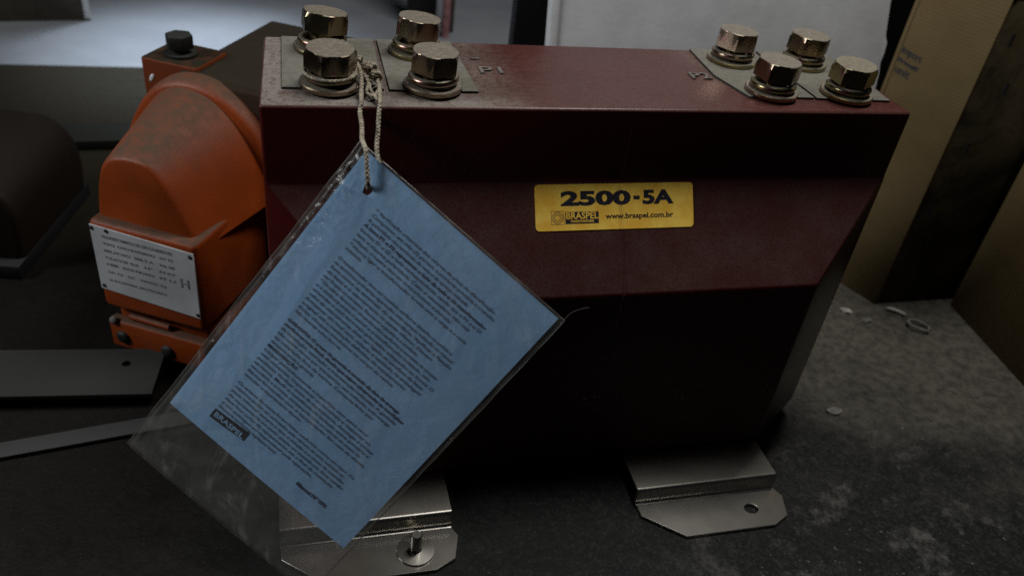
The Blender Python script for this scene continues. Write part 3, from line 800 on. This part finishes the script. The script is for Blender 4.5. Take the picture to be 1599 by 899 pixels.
# dark box on the pale floor, top left, with a white edge
DB = empty('dark_box', (-.2445, .8186, FZ-.004), 'dark brown box with a white corner strip on the pale floor, top left corner', 'box', math.radians(9))
bm = bmesh.new(); box(bm, (-.40, 0, 0), (0, .20, .30)); fin('carton', bm, DARKBOX, DB, bevel=.001)
bm = bmesh.new(); box(bm, (.0003, -.001, 0.003), (.0075, .010, .30)); fin('corner_strip', bm, WHITEEDGE, DB, bevel=.0004)
# black bar and pink pole beyond the bolts
bm = bmesh.new(); box(bm, (-.022, 0, 0), (.0195, .02, .40))
o = tag(fin('black_bar', bm, BLACKP, bevel=.001), 'black upright bar beyond the left-hand bolts', 'bar'); o.location = (.212, .84, FZ-.004)
bm = bmesh.new(); tube(bm, [(0, 0, 0), (0.001, 0, .2), (.002, 0, .42)], .0058, 16)
o = tag(fin('pink_pole', bm, PINK, smooth=60), 'thin pinkish pole standing right of the black bar', 'pole'); o.location = (.2385, .80, FZ-.004)
bm = bmesh.new(); box(bm, (0, 0, 0), (.008, .02, .40))
o = tag(fin('dark_strip', bm, DARKBOX, bevel=.001), 'narrow dark brown upright strip behind the pink pole', 'strip'); o.location = (.2465, .82, FZ-.004)

# ------------------------------------------------------------------ debris on the floor
def chip(name, loc, sz, mat, label, cat, rz=0, seed=0, group=None):
    rnd = random.Random(seed); bm = bmesh.new(); bmesh.ops.create_icosphere(bm, subdivisions=2, radius=1)
    for v in bm.verts:
        v.co *= 1+.35*noise.noise(v.co*1.7+Vector((seed*3.1, 0, 0))); v.co = Vector((v.co.x*sz[0], v.co.y*sz[1], v.co.z*sz[2]))
    o = tag(fin(name, bm, mat, smooth=30), label, cat, group); o.location = (loc[0], loc[1], FZ+sz[2]*.55); o.rotation_euler.z = rz
CHIPW = m_simple('chip_white', (.30, .29, .26), .9, var=.2, scale=200)
CHIPG = m_simple('chip_grey', (.11, .105, .095), .9, var=.3, scale=200)
chip('plaster_chip', (.3975, -.005), (.0070, .0040, .0016), CHIPG, 'flat grey-white chip on the dark floor right of the transformer', 'chip', .1, 1)
chip('plaster_chip', (.4815, .111), (.0062, .0028, .0022), CHIPW, 'white elongated crumb on the dusty floor beside the transformer', 'chip', -.7, 2)
chip('plaster_chip', (.4935, .097), (.0060, .0028, .0018), CHIPG, 'greyish crumb just right of the white one on the dusty floor', 'chip', .2, 3)
bm = bmesh.new(); tube(bm, smooth_path([(0, 0, .002), (.006, -.004, .0025), (.013, -.011, .002)], 4), [.0008]*2+[.0016]*5+[.0016, .0008], 8)
o = tag(fin('wood_splinter', bm, CHIPW, smooth=60), 'pale thin splinter near the foot of the tall cardboard box', 'splinter'); o.location = (.522, .111, FZ)
bm = bmesh.new()
tube(bm, [(.0095*math.cos(a), .0060*math.sin(a), .0022+.0018*math.sin(a*.5)) for a in [2*PI*i/28 for i in range(27)]], .0013, 8)
o = tag(fin('wire_ring', bm, CHIPG, smooth=60), 'small bent wire ring on the dusty floor near the cardboard boxes', 'wire ring'); o.location = (.5360, .083, FZ); o.rotation_euler.z = -.6
# uncountable grit
bm = bmesh.new(); rnd = random.Random(5)
for i in range(520):
    x_ = rnd.uniform(.30, .75); y_ = rnd.uniform(-.25, .12)
    if i % 3 == 0: x_ = rnd.uniform(-.3, .45); y_ = rnd.uniform(-.25, -.10)
    if i % 9 == 0: x_ = rnd.gauss(.33, .03); y_ = rnd.gauss(-.12, .02)
    s_ = rnd.choice((.0004, .0005, .0007, .0011))*rnd.uniform(.6, 1.2)
    if x_ < .37 and y_ > -.10: continue
    r = bmesh.ops.create_icosphere(bm, subdivisions=1, radius=s_)
    bmesh.ops.transform(bm, matrix=Matrix.Translation((x_, y_, FZ+s_*.3)) @ Matrix.Rotation(rnd.random()*6, 4, 'Z') @ Matrix.Diagonal((rnd.uniform(.7, 2), 1, .6, 1)), verts=r['verts'])
o = fin('grit', bm, m_simple('grit', (.07, .07, .065), .9, var=.5, scale=90)); o['kind'] = 'stuff'; o['label'] = 'fine pale grit scattered over the dark floor'; o['category'] = 'grit'
